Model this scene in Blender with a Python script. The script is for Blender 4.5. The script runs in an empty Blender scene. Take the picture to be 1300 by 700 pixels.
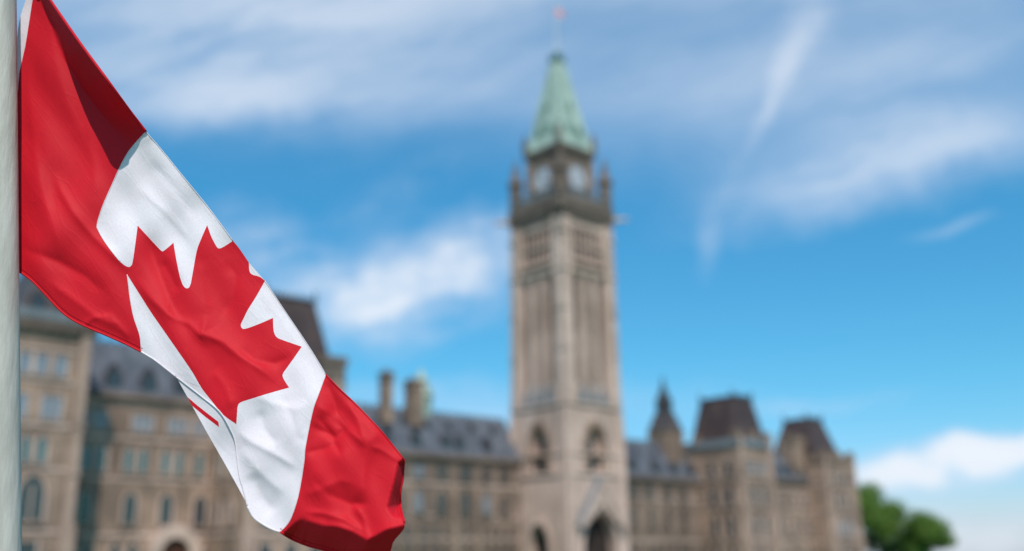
import bpy, bmesh, math, random
import numpy as np
from mathutils import Vector, Matrix
from mathutils.geometry import delaunay_2d_cdt

random.seed(7)
rng = np.random.default_rng(7)
R = math.radians
scene = bpy.context.scene
COL = scene.collection

# ------------------------------------------------------------------ camera
CAM = Vector((0.0, 0.0, 1.7))
PITCH, YAW, ROLL = R(15.7), R(42.14), R(0.7)
FOCUS = 3.05
FW = Vector((math.sin(YAW)*math.cos(PITCH), math.cos(YAW)*math.cos(PITCH), math.sin(PITCH)))
_r0 = Vector((math.cos(YAW), -math.sin(YAW), 0)); _u0 = _r0.cross(FW)
RT = math.cos(ROLL)*_r0 - math.sin(ROLL)*_u0
UP = math.cos(ROLL)*_u0 + math.sin(ROLL)*_r0
cd = bpy.data.cameras.new('camera'); cam = bpy.data.objects.new('camera', cd); COL.objects.link(cam)
cam.matrix_world = Matrix(((RT.x, UP.x, -FW.x, CAM.x), (RT.y, UP.y, -FW.y, CAM.y), (RT.z, UP.z, -FW.z, CAM.z), (0, 0, 0, 1)))
cd.lens = 36; cd.sensor_width = 36; cd.sensor_fit = 'HORIZONTAL'
cd.clip_start = 0.05; cd.clip_end = 6000
cd.dof.use_dof = True; cd.dof.focus_distance = FOCUS; cd.dof.aperture_fstop = 0.93
scene.camera = cam

# ------------------------------------------------------------------ sun and sky
SUN_EL, SUN_AZ = R(50), math.atan2(-0.58, -0.815)       # azimuth from +Y towards +X
sdir = Vector((math.sin(SUN_AZ)*math.cos(SUN_EL), math.cos(SUN_AZ)*math.cos(SUN_EL), math.sin(SUN_EL)))
ld = bpy.data.lights.new('sun', 'SUN'); ld.energy = 3.4; ld.angle = R(0.5); ld.color = (1, .93, .84)
sun = bpy.data.objects.new('sun', ld); COL.objects.link(sun)
sun.rotation_euler = sdir.to_track_quat('Z', 'Y').to_euler()

vs = scene.view_settings
vs.view_transform = 'Standard'; vs.look = 'None'; vs.gamma = 1; vs.use_curve_mapping = False
vs.exposure = 0.42

world = bpy.data.worlds.new('World'); scene.world = world; world.use_nodes = True

class NT:
    def __init__(s, tree): s.t = tree
    def n(s, typ, ins=None, **kw):
        nd = s.t.nodes.new(typ)
        for k, v in kw.items(): setattr(nd, k, v)
        if ins:
            for k, v in ins.items():
                i = nd.inputs[k]
                if isinstance(v, bpy.types.NodeSocket): s.t.links.new(v, i)
                else: i.default_value = v
        return nd
    def m(s, op, a, b=None, c=None, clamp=False):
        ins = {0: a}
        if b is not None: ins[1] = b
        if c is not None: ins[2] = c
        nd = s.n('ShaderNodeMath', ins, operation=op); nd.use_clamp = clamp
        return nd.outputs[0]
    def v(s, op, a, b):
        return s.n('ShaderNodeVectorMath', {0: a, 1: b}, operation=op).outputs[0]
    def comb(s, x, y, z=0.0): return s.n('ShaderNodeCombineXYZ', {0: x, 1: y, 2: z}).outputs[0]
    def noise(s, vec, scale, detail=4, rough=.55, dist=0.0):
        return s.n('ShaderNodeTexNoise', {'Vector': vec, 'Scale': scale, 'Detail': detail, 'Roughness': rough, 'Distortion': dist})
    def ss(s, x, lo, hi):
        nd = s.n('ShaderNodeMapRange', {0: x, 1: lo, 2: hi, 3: 0.0, 4: 1.0}, interpolation_type='SMOOTHSTEP')
        return nd.outputs[0]
    def mix(s, f, a, b, blend='MIX'):
        nd = s.n('ShaderNodeMix', data_type='RGBA', blend_type=blend)
        for k, v in ((0, f), (6, a), (7, b)):
            i = nd.inputs[k]
            if isinstance(v, bpy.types.NodeSocket): s.t.links.new(v, i)
            else: i.default_value = v
        return nd.outputs[2]

def sky_st(px, py):
    """bearing/height slopes of a sky direction (az from the avenue axis, height over distance)"""
    d = FW + RT*((px-650)/1300) - UP*((py-350)/1300)
    ca, sa = math.cos(YAW), math.sin(YAW)
    xx = d.x*ca - d.y*sa; yy = d.x*sa + d.y*ca
    return xx/yy, d.z/yy

def build_sky():
    t = world.node_tree; t.nodes.clear(); N = NT(t)
    sky = N.n('ShaderNodeTexSky', sky_type='NISHITA')
    sky.sun_disc = False; sky.sun_elevation = SUN_EL; sky.sun_rotation = SUN_AZ
    sky.air_density = 1.0; sky.dust_density = 0.6; sky.ozone_density = 1.3; sky.altitude = 60
    tc = N.n('ShaderNodeTexCoord')
    rot = N.n('ShaderNodeVectorRotate', {'Vector': tc.outputs['Generated'], 'Angle': YAW}, rotation_type='Z_AXIS').outputs[0]
    sp = N.n('ShaderNodeSeparateXYZ', {0: rot})
    yy = N.m('MAXIMUM', sp.outputs[1], 0.08)
    s_ = N.m('DIVIDE', sp.outputs[0], yy); t_ = N.m('DIVIDE', sp.outputs[2], yy)
    front = N.ss(sp.outputs[1], .1, .3)
    st = N.comb(s_, t_)
    # streaky and puffy detail
    wn = N.n('ShaderNodeVectorMath', {0: N.noise(st, 6, 4, .6).outputs['Color'], 1: (.5, .5, .5)}, operation='SUBTRACT').outputs[0]
    wsc = N.n('ShaderNodeVectorMath', {0: wn, 'Scale': .10}, operation='SCALE').outputs[0]
    stw = N.v('ADD', st, wsc)
    wsc2 = N.n('ShaderNodeVectorMath', {0: wn, 'Scale': .05}, operation='SCALE').outputs[0]
    stw2 = N.v('ADD', st, wsc2)
    mp = N.v('MULTIPLY', N.n('ShaderNodeVectorRotate', {'Vector': stw2, 'Angle': R(-12)}, rotation_type='Z_AXIS').outputs[0], (3.2, 13, 1))
    streak = N.noise(mp, 1.0, 7, .58).outputs[0]
    fibre = N.noise(N.v('MULTIPLY', N.n('ShaderNodeVectorRotate', {'Vector': stw2, 'Angle': R(-16)}, rotation_type='Z_AXIS').outputs[0], (7, 34, 1)), 1.0, 6, .62).outputs[0]
    streak = N.m('ADD', N.m('MULTIPLY', streak, .68), N.m('MULTIPLY', fibre, .32))
    puff0 = N.noise(st, 9, 8, .62).outputs[0]
    puff = N.m('ADD', N.m('MULTIPLY', puff0, .62), N.m('MULTIPLY', fibre, .38))
    broad = N.noise(N.v('ADD', st, (3.1, 1.7, 0)), 2.2, 4, .5).outputs[0]
    total = None
    def blob(cx, cy, rx, ry, ang, dens, tex, lo, hi, hard=0.0, src=None):
        nonlocal total
        c = sky_st(cx, cy)
        d = N.v('SUBTRACT', src or stw, (c[0], c[1], 0))
        rv = N.n('ShaderNodeVectorRotate', {'Vector': d, 'Angle': R(ang)}, rotation_type='Z_AXIS').outputs[0]
        mpn = N.v('MULTIPLY', rv, (1300/rx*.94, 1300/ry*.94, 1))
        ln = N.n('ShaderNodeVectorMath', {0: mpn}, operation='LENGTH').outputs['Value']
        m = N.ss(ln, 1.0, hard)
        if tex is not None:
            m = N.m('MULTIPLY', m, N.ss(tex, lo, hi))
        m = N.m('MULTIPLY', m, dens)
        total = m if total is None else N.m('SUBTRACT', N.m('ADD', total, m), N.m('MULTIPLY', total, m))
    # cx, cy, rx, ry, rotation, density
    blob(330, 40, 620, 170, 3, .68, streak, .12, .62)
    blob(250, 110, 360, 80, 4, .55, streak, .2, .6)
    blob(560, -30, 900, 110, 0, .62, streak, .1, .55)
    blob(640, 110, 620, 140, -6, .30, streak, .2, .75)
    blob(1150, 50, 520, 210, -14, .42, streak, .1, .7)
    blob(1200, 190, 380, 95, -9, .62, streak, .15, .6)
    blob(1010, 245, 240, 60, -14, .42, streak, .2, .7)
    blob(1000, 90, 620, 210, -6, .28, None, 0, 1)
    blob(1024, 20, 110, 42, -68, .50, puff, .1, .8, 0, stw2)
    blob(1004, 78, 110, 26, -65, .42, puff, .1, .7, 0, stw2)
    blob(974, 138, 90, 17, -62, .34, puff, .15, .6, 0, stw2)
    blob(930, 225, 120, 20, -66, .14, puff, .3, .6, 0, stw2)
    blob(894, 303, 80, 22, -77, .24, puff, .1, .6, 0, stw2)
    blob(1130, 120, 230, 26, -22, .18, streak, .2, .7, 0, stw2)
    blob(500, 368, 260, 98, -12, .92, puff, .28, .66, .05)
    blob(440, 400, 150, 75, 12, .7, puff, .25, .6)
    blob(600, 320, 170, 65, -14, .72, puff, .25, .62)
    blob(330, 310, 130, 80, 20, .55, puff, .3, .65)
    blob(500, 250, 140, 50, -24, .25, puff, .4, .7)
    blob(1205, 583, 160, 40, -7, .95, puff0, .3, .56, .3, stw2)
    blob(1215, 560, 60, 26, 0, .9, puff0, .2, .45, .3, stw2)
    blob(1300, 568, 90, 24, 0, .9, puff, .2, .45, .3, stw2)
    blob(1120, 603, 80, 28, -14, .75, puff, .2, .5, .2, stw2)
    blob(1250, 675, 230, 60, 0, .55, puff, .2, .6)
    blob(1120, 690, 460, 110, 0, .35, None, 0, 1)
    blob(1210, 292, 80, 12, -14, .25, None, 0, 1, 0, stw2)
    blob(1030, 515, 170, 18, -6, .25, puff, .3, .6, 0, stw2)
    blob(560, 515, 220, 26, 4, .25, streak, .3, .7)
    blob(640, 520, 400, 40, 0, .2, None, 0, 1)
    # thin cloud over the rest of the dome
    dome = N.m('MULTIPLY', N.ss(N.noise(tc.outputs['Generated'], 2.5, 6, .6).outputs[0], .45, .75), .5)
    dens = N.m('ADD', N.m('MULTIPLY', total, front), N.m('MULTIPLY', dome, N.m('SUBTRACT', 1.0, front)))
    base = N.n('ShaderNodeHueSaturation', {'Hue': .492, 'Saturation': 1.25, 'Value': 1.0, 'Color': sky.outputs[0]}).outputs[0]
    base = N.mix(1.0, base, (.45, 1.10, 1.16, 1), 'MULTIPLY')
    base = N.mix(N.ss(t_, .1, .75), N.mix(1.0, base, (1.02, .84, .90, 1), 'MULTIPLY'), N.mix(1.0, base, (1.15, 1.15, 1.15, 1), 'MULTIPLY'))
    base = N.mix(N.ss(t_, .0, .2), N.mix(1.0, base, (1.5, .85, 1.05, 1), 'MULTIPLY'), base)
    cl = N.mix(N.ss(dens, .25, .95), (5.0, 5.9, 7.3, 1), (6.6, 7.05, 7.7, 1))
    col = N.mix(dens, base, cl)
    bg = N.n('ShaderNodeBackground', {'Color': col, 'Strength': .096})
    out = N.n('ShaderNodeOutputWorld', {'Surface': bg.outputs[0]})
build_sky()

# ------------------------------------------------------------------ materials
def principled(name, color=(.5, .5, .5), rough=.7, spec=.3, metal=0.0):
    m = bpy.data.materials.new(name); m.use_nodes = True
    b = m.node_tree.nodes['Principled BSDF']
    b.inputs['Base Color'].default_value = (*color, 1); b.inputs['Roughness'].default_value = rough
    b.inputs['Specular IOR Level'].default_value = spec; b.inputs['Metallic'].default_value = metal
    return m, NT(m.node_tree), b

def stone(name, c1, c2, c3, course=.6):
    m, N, b = principled(name, c1, .9, .15)
    tc = N.n('ShaderNodeTexCoord').outputs['Object']
    geo = N.n('ShaderNodeNewGeometry').outputs['Position']
    sp = N.n('ShaderNodeSeparateXYZ', {0: geo})
    uv = N.comb(N.m('ADD', sp.outputs[0], sp.outputs[1]), sp.outputs[2])
    br = N.n('ShaderNodeTexBrick', {'Vector': uv, 'Color1': (*c1, 1), 'Color2': (*c2, 1), 'Mortar': (c3[0]*.8, c3[1]*.8, c3[2]*.8, 1), 'Scale': 1.0,
             'Mortar Size': .015, 'Brick Width': 1.1, 'Row Height': course, 'Bias': 0.0})
    big = N.noise(geo, .16, 5, .6).outputs[0]
    c = N.mix(N.m('MULTIPLY', N.ss(big, .40, .62), .85), br.outputs[0], (*c3, 1))
    mp = N.n('ShaderNodeMapping', {'Vector': geo, 'Scale': (1.2, 1.2, .12)}).outputs[0]
    run = N.noise(mp, 1.0, 5, .6).outputs[0]
    c = N.mix(N.m('MULTIPLY', N.ss(run, .5, .68), .55), c, (c3[0]*.55, c3[1]*.55, c3[2]*.55, 1))
    N.t.links.new(c, b.inputs['Base Color'])
    bump = N.n('ShaderNodeBump', {'Height': N.noise(geo, 3.0, 4).outputs[0], 'Strength': .5, 'Distance': .05})
    N.t.links.new(bump.outputs[0], b.inputs['Normal'])
    return m

def mottled(name, c1, c2, scale=1.0, rough=.6, spec=.3, metal=0.0, stretch=(1, 1, 1), bump=0.0, lo=.35, hi=.7):
    m, N, b = principled(name, c1, rough, spec, metal)
    geo = N.n('ShaderNodeTexCoord').outputs['Object']
    mp = N.n('ShaderNodeMapping', {'Vector': geo, 'Scale': stretch}).outputs[0]
    nz = N.noise(mp, scale, 6, .62).outputs[0]
    N.t.links.new(N.mix(N.ss(nz, lo, hi), (*c1, 1), (*c2, 1)), b.inputs['Base Color'])
    if bump:
        bp = N.n('ShaderNodeBump', {'Height': nz, 'Strength': bump, 'Distance': .02})
        N.t.links.new(bp.outputs[0], b.inputs['Normal'])
    return m

M = {}
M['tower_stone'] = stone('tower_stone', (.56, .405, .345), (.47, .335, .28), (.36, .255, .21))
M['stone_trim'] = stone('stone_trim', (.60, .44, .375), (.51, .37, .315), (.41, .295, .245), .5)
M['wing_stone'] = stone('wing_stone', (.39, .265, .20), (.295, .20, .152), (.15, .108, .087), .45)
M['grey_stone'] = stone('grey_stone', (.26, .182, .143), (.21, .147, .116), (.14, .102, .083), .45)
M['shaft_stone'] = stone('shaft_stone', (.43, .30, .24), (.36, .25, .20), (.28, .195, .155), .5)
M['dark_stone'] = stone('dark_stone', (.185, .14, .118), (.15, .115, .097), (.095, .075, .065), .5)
M['slate'] = mottled('slate', (.065, .07, .088), (.12, .125, .148), .45, .6, .25, 0, (1, 1, .6))
M['slate_dark'] = mottled('slate_dark', (.028, .028, .033), (.055, .052, .058), .8, .7, .15)
M['mansard'] = mottled('mansard', (.042, .027, .026), (.082, .052, .049), .6, .6, .3, 0, (1, 1, .3))
M['roof_brown'] = mottled('roof_brown', (.05, .042, .045), (.095, .08, .082), .7, .65, .2)
M['lead'] = mottled('lead', (.12, .135, .15), (.19, .205, .225), .9, .55, .3)
M['copper'] = mottled('copper', (.20, .275, .24), (.37, .455, .405), .6, .7, .2, 0, (1, 1, .12))
M['copper_dark'] = mottled('copper_dark', (.05, .12, .11), (.10, .20, .17), .9, .6, .3)
M['glass'] = principled('glass', (.035, .042, .05), .12, .6)[0]
M['glass_teal'] = principled('glass_teal', (.05, .115, .125), .15, .5)[0]
M['glass_pale'] = principled('glass_pale', (.17, .20, .24), .2, .5)[0]
M['shaded_opening'] = mottled('shaded_opening', (.025, .02, .018), (.05, .035, .03), .6, .9, .1)  # near-black: the shade of deep openings put into the colour
M['oak_door'] = mottled('oak_door', (.06, .022, .014), (.10, .035, .02), 1.2, .6, .3)
M['clock_white'] = principled('clock_white', (.43, .43, .48), .5, .4)[0]
M['black'] = principled('black', (.02, .02, .022), .5, .3)[0]
M['iron'] = principled('iron', (.06, .06, .065), .5, .4)[0]
M['bark'] = mottled('bark', (.10, .075, .055), (.06, .045, .035), 3, .95, .1)
M['galvanised'] = mottled('galvanised', (.35, .325, .295), (.45, .42, .385), 26, .6, .3, .05, (1, 1, .16), .3)
M['grass'] = mottled('grass', (.05, .10, .025), (.08, .13, .035), .5, .95, .1)
M['paving'] = mottled('paving', (.30, .28, .25), (.38, .36, .33), .8, .9, .2)
M['rope'] = principled('rope', (.55, .53, .48), .85, .1)[0]

def leaf_mat(name, c1, c2):
    m, N, b = principled(name, c1, .6, .25)
    oi = N.n('ShaderNodeNewGeometry')
    rnd = oi.outputs['Random Per Island']
    N.t.links.new(N.mix(rnd, (*c1, 1), (*c2, 1)), b.inputs['Base Color'])
    tr = N.n('ShaderNodeBsdfTranslucent', {'Color': (c2[0]*1.3, c2[1]*1.3, c2[2], 1)})
    mx = N.n('ShaderNodeMixShader', {0: .25, 1: b.outputs[0], 2: tr.outputs[0]})
    N.t.links.new(mx.outputs[0], N.t.nodes['Material Output'].inputs[0])
    return m
M['leaf'] = leaf_mat('leaf', (.075, .14, .022), (.15, .24, .045))
M['leaf_dark'] = leaf_mat('leaf_dark', (.03, .07, .016), (.06, .12, .025))

def cloth_mat(name, col, tr_col, tfac):
    m, N, b = principled(name, col, .6, .13)
    tc = N.n('ShaderNodeTexCoord').outputs['Object']
    nz = N.noise(tc, 9, 5, .6).outputs[0]
    c = N.mix(N.ss(nz, .3, .75), (col[0]*.93, col[1]*.9, col[2]*.9, 1), (*col, 1))
    gr = N.noise(tc, 230, 3, .7).outputs[0]
    c = N.mix(N.ss(gr, .3, .7), N.mix(1.0, c, (.90, .90, .90, 1), 'MULTIPLY'), c)
    N.t.links.new(c, b.inputs['Base Color'])
    b.inputs['Sheen Weight'].default_value = .0; b.inputs['Sheen Roughness'].default_value = .4
    # woven threads and faint creasing
    cr = N.noise(N.v('MULTIPLY', N.n('ShaderNodeVectorRotate', {'Vector': tc, 'Angle': R(50)}, rotation_type='Z_AXIS').outputs[0], (2.2, 10, 1)), 2.2, 5, .6, .6).outputs[0]
    crv = N.v('MULTIPLY', N.n('ShaderNodeVectorRotate', {'Vector': tc, 'Angle': R(50)}, rotation_type='Z_AXIS').outputs[0], (1.6, 7, 1))
    rg = N.noise(crv, 3.0, 1, .5, .3).outputs[0]
    rid = N.ss(N.m('ABSOLUTE', N.m('SUBTRACT', rg, .5)), .03, .0)
    fine = N.noise(tc, 420, 2, .6).outputs[0]
    bz = N.n('ShaderNodeBump', {'Height': rid, 'Strength': .16, 'Distance': .0016})
    b1 = N.n('ShaderNodeBump', {'Height': cr, 'Strength': .15, 'Distance': .006, 'Normal': bz.outputs[0]})
    b2 = N.n('ShaderNodeBump', {'Height': fine, 'Strength': .22, 'Distance': .0006, 'Normal': b1.outputs[0]})
    N.t.links.new(b2.outputs[0], b.inputs['Normal'])
    tr = N.n('ShaderNodeBsdfTranslucent', {'Color': (*tr_col, 1)})
    mx = N.n('ShaderNodeMixShader', {0: tfac, 1: b.outputs[0], 2: tr.outputs[0]})
    N.t.links.new(mx.outputs[0], N.t.nodes['Material Output'].inputs[0])
    return m
M['red_cloth'] = cloth_mat('red_cloth', (.55, .008, .019), (.50, .01, .02), .025)
M['white_cloth'] = cloth_mat('white_cloth', (.74, .665, .71), (.60, .54, .60), .08)

M['thread'] = principled('thread', (.34, .006, .015), .8, .1)[0]

# ------------------------------------------------------------------ mesh helpers
class MB:
    def __init__(s): s.v = []; s.f = []; s.mi = []
    def add(s, vs, fs, mi=0):
        o = len(s.v); s.v += [tuple(x) for x in vs]
        for f in fs: s.f.append([i+o for i in f]); s.mi.append(mi)
    def box(s, x0, x1, y0, y1, z0, z1, mi=0):
        s.add([(x0,y0,z0),(x1,y0,z0),(x1,y1,z0),(x0,y1,z0),(x0,y0,z1),(x1,y0,z1),(x1,y1,z1),(x0,y1,z1)],
              [(0,3,2,1),(4,5,6,7),(0,1,5,4),(1,2,6,5),(2,3,7,6),(3,0,4,7)], mi)
    def frustum(s, a, z0, b, z1, mi=0):
        x0,x1,y0,y1 = a; X0,X1,Y0,Y1 = b
        s.add([(x0,y0,z0),(x1,y0,z0),(x1,y1,z0),(x0,y1,z0),(X0,Y0,z1),(X1,Y0,z1),(X1,Y1,z1),(X0,Y1,z1)],
              [(0,3,2,1),(4,5,6,7),(0,1,5,4),(1,2,6,5),(2,3,7,6),(3,0,4,7)], mi)
    def lathe(s, cx, cy, prof, n=12, mi=0):
        vs, fs = [], []
        for r, z in prof:
            for k in range(n):
                a = 2*math.pi*k/n; vs.append((cx+r*math.cos(a), cy+r*math.sin(a), z))
        for i in range(len(prof)-1):
            for k in range(n):
                k2 = (k+1) % n; fs.append((i*n+k, i*n+k2, (i+1)*n+k2, (i+1)*n+k))
        fs.append(tuple(range(n))[::-1]); fs.append(tuple((len(prof)-1)*n+k for k in range(n)))
        s.add(vs, fs, mi)
    def prism(s, poly, d0, d1, mi=0):
        """poly in (x,z), extruded along y from d0 (front) to d1 (back)"""
        n = len(poly)
        vs = [(x, d0, z) for x, z in poly] + [(x, d1, z) for x, z in poly]
        fs = [tuple(range(n)), tuple(range(2*n-1, n-1, -1))] + [(i, i+n, (i+1) % n+n, (i+1) % n) for i in range(n)]
        s.add(vs, fs, mi)
    def ring(s, outer, inner, d0, d1, mi=0):
        n = len(outer)
        vs = [(x, d0, z) for x, z in outer] + [(x, d0, z) for x, z in inner] + [(x, d1, z) for x, z in outer] + [(x, d1, z) for x, z in inner]
        fs = []
        for i in range(n):
            j = (i+1) % n
            fs += [(i, j, j+n, i+n), (i+n, j+n, j+3*n, i+3*n), (i, i+2*n, j+2*n, j)]
        s.add(vs, fs, mi)
    def tube(s, pts, r, n=6, mi=0, closed_ends=True):
        vs, fs = [], []
        P = [Vector(p) for p in pts]
        for i, p in enumerate(P):
            t = (P[min(i+1, len(P)-1)]-P[max(i-1, 0)]).normalized()
            a = t.orthogonal().normalized() if i == 0 else (pa - t*pa.dot(t)).normalized()
            pa = a; b = t.cross(a)
            rr = r[i] if isinstance(r, (list, tuple)) else r
            for k in range(n):
                an = 2*math.pi*k/n; q = p + a*(rr*math.cos(an)) + b*(rr*math.sin(an)); vs.append(tuple(q))
        for i in range(len(P)-1):
            for k in range(n):
                k2 = (k+1) % n; fs.append((i*n+k, i*n+k2, (i+1)*n+k2, (i+1)*n+k))
        fs.append(tuple(range(n))[::-1]); fs.append(tuple((len(P)-1)*n+k for k in range(n)))
        s.add(vs, fs, mi)
    def mesh(s, name, mats, smooth=False, bevel=0):
        me = bpy.data.meshes.new(name); me.from_pydata(s.v, [], s.f); me.update()
        for m in (mats if isinstance(mats, (list, tuple)) else [mats]): me.materials.append(m)
        for p, i in zip(me.polygons, s.mi): p.material_index = i
        bm = bmesh.new(); bm.from_mesh(me); bmesh.ops.recalc_face_normals(bm, faces=bm.faces); bm.to_mesh(me); bm.free()
        if smooth: me.polygons.foreach_set('use_smooth', [True]*len(me.polygons))
        return me
    def build(s, name, mats, parent=None, loc=(0, 0, 0), rz=0, smooth=False):
        return link(name, s.mesh(name, mats, smooth), parent, loc, rz)

def link(name, me, parent=None, loc=(0, 0, 0), rz=0):
    o = bpy.data.objects.new(name, me); COL.objects.link(o)
    o.location = loc; o.rotation_euler = (0, 0, rz)
    if parent is not None: o.parent = parent
    return o
def tag(o, label, cat, group=None, kind=None):
    if label: o['label'] = label
    if cat: o['category'] = cat
    if group: o['group'] = group
    if kind: o['kind'] = kind
    return o
def thing(name, label, cat, loc=(0, 0, 0), group=None):
    o = bpy.data.objects.new(name, None); COL.objects.link(o); o.location = loc; o.empty_display_size = .5
    return tag(o, label, cat, group)

def arch(w, h, n=6, spring=None):
    """pointed-arch outline (x,z) from the sill, centred on x=0"""
    hw = w/2; sp = h - w*.8 if spring is None else spring
    pts = [(-hw, 0), (hw, 0), (hw, sp)]
    for i in range(1, n): a = i/n; pts.append((hw*(1-a**1.7), sp+(h-sp)*math.sin(a*math.pi/2)))
    pts.append((0, h))
    for i in range(n-1, 0, -1): a = i/n; pts.append((-hw*(1-a**1.7), sp+(h-sp)*math.sin(a*math.pi/2)))
    pts.append((-hw, sp)); return pts
def rect(w, h): return [(-w/2, 0), (w/2, 0), (w/2, h), (-w/2, h)]
def grow(poly, d, sill=None):
    cx = 0; zs = [z for _, z in poly]; h = max(zs); w = max(x for x, _ in poly)
    return [(x*(w+d)/w, (z+d*.5)*(h+1.3*d)/(h+.5*d)-d*.8) for x, z in poly]

_win = {}
def window_meshes(kind, w, h, glass, trim, depth=.22, bars=0):
    key = (kind, w, h, glass, trim, depth, bars)
    if key in _win: return _win[key]
    p = arch(w, h) if kind == 'arch' else rect(w, h)
    a = MB(); a.prism(p, -.04, .05)
    b = MB(); b.ring(grow(p, .22), p, -depth, .05)
    for k in range(bars):
        x = -w/2 + w*(k+1)/(bars+1); b.box(x-.06, x+.06, -depth*.8, -.045, .02, h*(.97 if kind == 'rect' else .8))
    b.box(-w/2-.35, w/2+.35, -depth-.1, .04, -.32, -.2)
    _win[key] = (a.mesh('window', M[glass]), b.mesh('window_frame', M[trim])); return _win[key]
def window(parent, base, x, y, z, kind, w, h, glass='glass', trim='stone_trim', rz=0, depth=.22, bars=0):
    """a window whose sill centre stands at world (x,y,z) on the wall; rz=0 faces -Y"""
    g, f = window_meshes(kind, w, h, glass, trim, depth, bars)
    o = link('window', g, parent, (x-base[0], y-base[1], z-base[2]), rz)
    link('window_frame', f, o)
    return o

def ground():
    b = MB(); n = 24; S = 2500
    vs = [(-S+2*S*i/n, -S+2*S*j/n, 0) for j in range(n+1) for i in range(n+1)]
    b.add(vs, [(j*(n+1)+i, j*(n+1)+i+1, (j+1)*(n+1)+i+1, (j+1)*(n+1)+i) for j in range(n) for i in range(n)])
    tag(b.build('lawn', M['grass']), None, None, None, 'structure')
    p = MB(); p.add([(10, 84, .006), (230, 84, .006), (230, 107, .006), (10, 107, .006)], [(0, 1, 2, 3)])
    p.add([(109, 4, .006), (119, 4, .006), (119, 83.99, .006), (109, 83.99, .006)], [(0, 1, 2, 3)])
    tag(p.build('path', M['paving']), None, None, None, 'structure')
    q = MB(); q.add([(-1.2, -3, .006), (1.2, -3, .006), (1.2, 5, .006), (-1.2, 5, .006)], [(0, 1, 2, 3)])
    tag(q.build('footpath', M['paving']), None, None, None, 'structure')
ground()

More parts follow.
